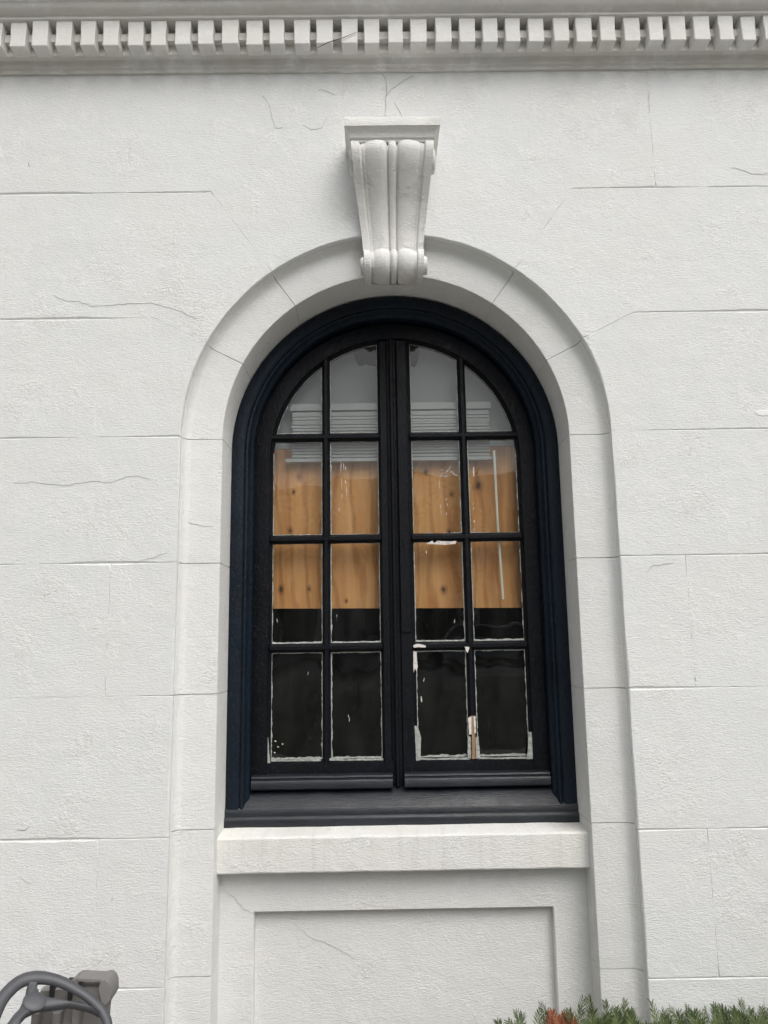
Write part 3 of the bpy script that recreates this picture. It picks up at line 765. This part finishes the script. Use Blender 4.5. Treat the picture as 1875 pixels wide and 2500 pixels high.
hc = onw(470, 520)
mb = MB(); mb.loft([[hc+e1*(r*math.cos(2*math.pi*q/24))+e2*(r*.8*math.sin(2*math.pi*q/24))+wn*z for q in range(24)] for r, z in ((.026, .004), (.026, .0105), (.023, .0125), (.008, .013))]); mb.build('hub_cap', M['wheel'], con, 40)
mb = MB(); mb.tube([wp(0, 0, -.05), wp(0, 0, -.22), Vector((wc.x+.02, -1.06, .30))], .022, 12); mb.build('column', M['dark'], con, 50)

# ------------------------------------------------------------------ yew hedge
hed = thing('yew_hedge', 'low clipped green yew hedge with one rust orange sprig below the window panel', 'hedge')
def twig_geo(L, nn, droop, rs):
    """stem and two flat ranks of needles, growing along +Z"""
    v, f = [], []
    pts = [Vector((0, droop*(t/6)**2*L, L*t/6)) for t in range(7)]
    for k in range(nn):
        t = k/nn; p = pts[min(6, int(t*6))].lerp(pts[min(6, int(t*6)+1)], t*6 % 1)
        s = -1 if k % 2 else 1; ln = (.026+.007*rs.random())*(0.55 + 0.6*math.sin(math.pi*min(1, .18+t*.80)))
        ang = R(38+18*rs.random()-22*t); d = Vector((s*math.sin(ang), rs.uniform(-.25, .25), math.cos(ang))).normalized()
        sd_ = Vector((d.z, 0.25, -d.x)).normalized()*(.0015+.0005*rs.random()); nb = d.cross(sd_).normalized()*.0006
        b0 = len(v); q = p+d*ln*.55+nb
        v += [p-sd_*.5, p+sd_*.5, q+sd_, q-sd_, p+d*ln]
        f += [(b0, b0+1, b0+2, b0+3), (b0+3, b0+2, b0+4)]
    b0 = len(v)
    for i, p in enumerate(pts):
        r = .0014*(1-i/8); v += [p+Vector((-r, 0, 0)), p+Vector((r, 0, 0)), p+Vector((0, -r, 0))]
        if i:
            a = b0+3*i; f += [(a-3, a, a+1, a-2), (a-2, a+1, a+2, a-1), (a-1, a+2, a, a-3)]
    return v, f
rs = random.Random(5)
def place(v, loc, yaw, tilt, rollz):
    mm = Matrix.Translation(loc) @ Matrix.Rotation(yaw, 4, 'Z') @ Matrix.Rotation(tilt, 4, 'Y') @ Matrix.Rotation(rollz, 4, 'Z')
    return [mm @ p for p in v]
def hedge_top(x, y):
    t = min(1, max(0, (x-.36)/.35)); t = t*t*(3-2*t)
    return .128 + .112*t - .22*abs(y+.36)**1.6 + .022*noise.noise(Vector((x*4.5, y*4, 2))) + .012*noise.noise(Vector((x*13, y*11, 5)))
NT = 14; protos = [twig_geo(.06+.05*rs.random(), 30+int(12*rs.random()), rs.uniform(-.3, .3), rs) for _ in range(NT)]
fol = MB()
for i in range(1500):
    x = rs.uniform(.30, 2.7); y = rs.uniform(-.70, -.06)
    z = hedge_top(x, y) - rs.random()**1.4*.10
    v, f = protos[i % NT]; fol.add(place(v, Vector((x, y, z-.03)), rs.uniform(-.6, .6), rs.uniform(-.75, .75), rs.uniform(-.6, .6)), f)
o = mesh('foliage', fol.v, fol.f, M['yew'], hed, None, False); o['kind'] = 'stuff'
# shoots that stand clear of the top, placed where the photograph shows them
for i, (px, py, L, tilt) in enumerate(((1322,2452,.085,-.35),(1318,2470,.07,.15),(1340,2470,.06,.45),(1425,2440,.11,.30),(1412,2452,.10,-.15),(1383,2458,.07,-.35),(1448,2461,.055,.12),(1262,2474,.07,-.35),(1275,2480,.06,.3),(1240,2492,.05,-.6),
                      (1592,2447,.10,-.25),(1622,2468,.06,.1),(1655,2466,.065,.1),(1740,2456,.085,-.25),(1752,2466,.08,.25),(1787,2463,.075,-.3),(1537,2465,.06,-.1),(1690,2466,.06,-.2),(1840,2474,.06,-.2),(1870,2476,.06,.1),(1510,2478,.05,.2),(1215,2494,.05,-.4))):
    tip = at(px, py, -.36); v, f = twig_geo(L*1.25, 26, rs.uniform(-.2, .2), rs); L = L*1.25
    d = Matrix.Rotation(tilt, 4, 'Y') @ Vector((0, 0, L))
    mesh('shoot', place(v, tip-d, rs.uniform(-.15, .15), tilt, 0), f, M['yew'], hed, None, False)
dm = MB()
for i in range(17):
    c_ = at(1366+rs.gauss(0, 15), 2490+abs(rs.gauss(0, 12)), -.36+rs.uniform(-.05, .05))
    v, f = twig_geo(.045+.02*rs.random(), 30, .1, rs); dm.add(place(v, c_-Vector((0, 0, .035)), rs.uniform(-.5, .5), rs.uniform(-.7, .7), 0), f)
o = mesh('dry_sprig', dm.v, dm.f, M['dry'], hed, None, False); o['label'] = 'rust orange dried sprig among green needles'
mb = MB()
for i in range(40):
    x = .38+2.3*i/39; y = rs.uniform(-.5, -.2)
    mb.tube([Vector((x, y, 0)), Vector((x+rs.uniform(-.04, .04), y+rs.uniform(-.05, .05), .12)), Vector((x+rs.uniform(-.08, .08), y+rs.uniform(-.1, .1), max(.14, hedge_top(x, y)-.05)))], [.008, .006, .003], 5)
o = mb.build('stems', M['bark'], hed); o['kind'] = 'stuff'

# ------------------------------------------------------------------ across the road, seen only as reflections in the panes
def tree(x, y, h, cr_, seed, label):
    rs_ = random.Random(seed); t = thing('street_tree', label, 'tree', 'trees across the road')
    t.location = (x, y, .62)
    mb = MB(); mb.tube([Vector((0, 0, 0)), Vector((.1, 0, h*.25)), Vector((-.05, .1, h*.5)), Vector((.1, 0, h*.8))], [.32, .24, .18, .05], 9)
    for k in range(9):
        a = k*2.4; z = h*(.32+.05*k); mb.tube([Vector((0, 0, z)), Vector((math.cos(a)*cr_*.4, math.sin(a)*cr_*.4, z+h*.1)), Vector((math.cos(a)*cr_*.8, math.sin(a)*cr_*.8, z+h*.15))], [.12, .07, .02], 6)
    mb.build('trunk', M['bark'], t)
    lf = MB()
    cl = [(Vector((rs_.gauss(0, cr_*.42), rs_.gauss(0, cr_*.42), h*.62+rs_.gauss(0, h*.15))), rs_.uniform(.5, 1.1)) for _ in range(17)]
    for c_, rad in cl:
        for q in range(75):
            p = c_+Vector((rs_.gauss(0, 1), rs_.gauss(0, 1), rs_.gauss(0, .8)))*rad*.6
            a = Vector((rs_.gauss(0, 1), rs_.gauss(0, 1), rs_.gauss(0, 1))).normalized(); bq = a.orthogonal().normalized()
            s_ = .16; lf.add([p-a*s_, p+bq*s_*.5, p+a*s_, p-bq*s_*.5], [(0, 1, 2, 3)])
    o = mesh('crown', lf.v, lf.f, M['leaf'], t, None, False); o['kind'] = 'stuff'
tree(-4.3, -26, 8.6, 1.9, 1, 'tall leafy tree mirrored in the outer left panes')
tree(1.9, -25.5, 7.6, 1.5, 2, 'smaller leafy tree mirrored between the pale columns in the panes')
M['stucco'] = simple('pale_stucco', (0.62, 0.61, 0.58), 0.8, 0.08, 2)
M['darkwin'] = simple('dark_window_glass', (0.02, 0.022, 0.025), 0.15, 0.1, 2)
g = MB(); g.add([(-400,-11,-.01),(400,-11,-.01),(400,-14.2,.6),(-400,-14.2,.6),(400,-600,.6),(-400,-600,.6)], [(0,1,2,3),(3,2,4,5)])
structure(g.build('raised_bank', M['ground']))
# added unseen tree mass, placed to block low sky light at the horizon
rw = random.Random(11); wd = MB()
for i in range(230):
    a = R(180+i*180/229); rad = 62+rw.uniform(-8, 8); c_ = Vector((rad*1.5*math.cos(a), rad*math.sin(a)*1.0-6, rw.uniform(5, 9.5)))
    for q in range(17):
        d = Vector((rw.gauss(0, 1), rw.gauss(0, 1), rw.gauss(0, 1))).normalized(); p_ = c_+Vector((d.x*3.6, d.y*3.6, d.z*5.2))*rw.uniform(.7, 1.05)
        e_ = d.orthogonal().normalized(); f_ = d.cross(e_); s_ = rw.uniform(.9, 1.7)
        wd.add([p_-e_*s_, p_+f_*s_, p_+e_*s_, p_-f_*s_], [(0, 1, 2, 3)])
o = mesh('added_horizon_screen', wd.v, wd.f, M['leaf'], None, None, False); o['kind'] = 'stuff'
hs_ = thing('columned_building', 'long pale building with columns mirrored in the lower panes', 'building')
mb = MB(); mb.box(-16, 22, -46, -34, 0, 7.6); mb.build('wall', M['stucco'], hs_)
mb = MB(); mb.box(-16.6, 22.6, -46.6, -32.2, 7.0, 8.6); mb.build('roof', M['stucco'], hs_)
me_c = None
for i in range(12):
    if me_c is None:
        mb = MB(); mb.loft([[(r*math.cos(2*math.pi*q/14), r*math.sin(2*math.pi*q/14), z) for q in range(14)] for r, z in ((.55, 0), (.55, .3), (.42, .35), (.36, 6.6), (.5, 6.7), (.5, 7.0))])
        oc = mb.build('column', M['stucco'], hs_, 40); me_c = oc.data
    else:
        oc = bpy.data.objects.new('column', me_c); col.objects.link(oc); oc.parent = hs_
    oc.location = (-15+3.2*i, -32.8, 0)
    if i < 11:
        mb = MB(); mb.box(-14.4+3.2*i, -12.4+3.2*i, -34.04, -33.9, .8, 5.2); mb.build('window', M['darkwin'], hs_)
hs_.location.z = .6
# parked car across the road
M['carpaint'] = simple('silver_car_paint', (0.50, 0.51, 0.52), 0.25, 0.03, 4)
M['rubber'] = simple('tyre_rubber', (0.02, 0.02, 0.02), 0.8)
car = thing('parked_car', 'silver saloon car parked across the road and mirrored in the panes', 'car')
car.location = (3.0, -21.3, .604)
low = [(-2.25,.30),(-2.3,.55),(-2.2,.80),(-1.35,.92),(1.25,.92),(2.1,.86),(2.3,.70),(2.3,.35)]
cab = [(-1.45,.90),(-.75,1.36),(.1,1.44),(.85,1.38),(1.65,.92)]
mb = MB(); mb.loft([[(x*k, y, z) for x, z in low] for y, k in ((-.86,.97),(-.80,1),(.80,1),(.86,.97))]); mb.build('body', M['carpaint'], car, 30)
mb = MB(); mb.loft([[(x*k, y, .88+(z-.88)*j) for x, z in cab] for y, k, j in ((-.72,.98,.96),(-.62,1,1),(.62,1,1),(.72,.98,.96))]); mb.build('roof', M['carpaint'], car, 30)
win_o = [(-1.2,.95),(-.66,1.30),(.1,1.37),(.78,1.31),(1.35,.95)]
for y in (-.722, .722):
    mb = MB(); mb.loft([[(x, y+d, z) for x, z in win_o] for d in (-.012, .012)]); mb.build('side_window', M['darkwin'], car)
    for x in (-1.4, 1.4):
        mb = MB(); mb.loft([[(x+.32*math.cos(2*math.pi*q/18), y*1.12+d, .32+.32*math.sin(2*math.pi*q/18)) for q in range(18)] for d in (-.1, .1)]); mb.build('wheel', M['rubber'], car)
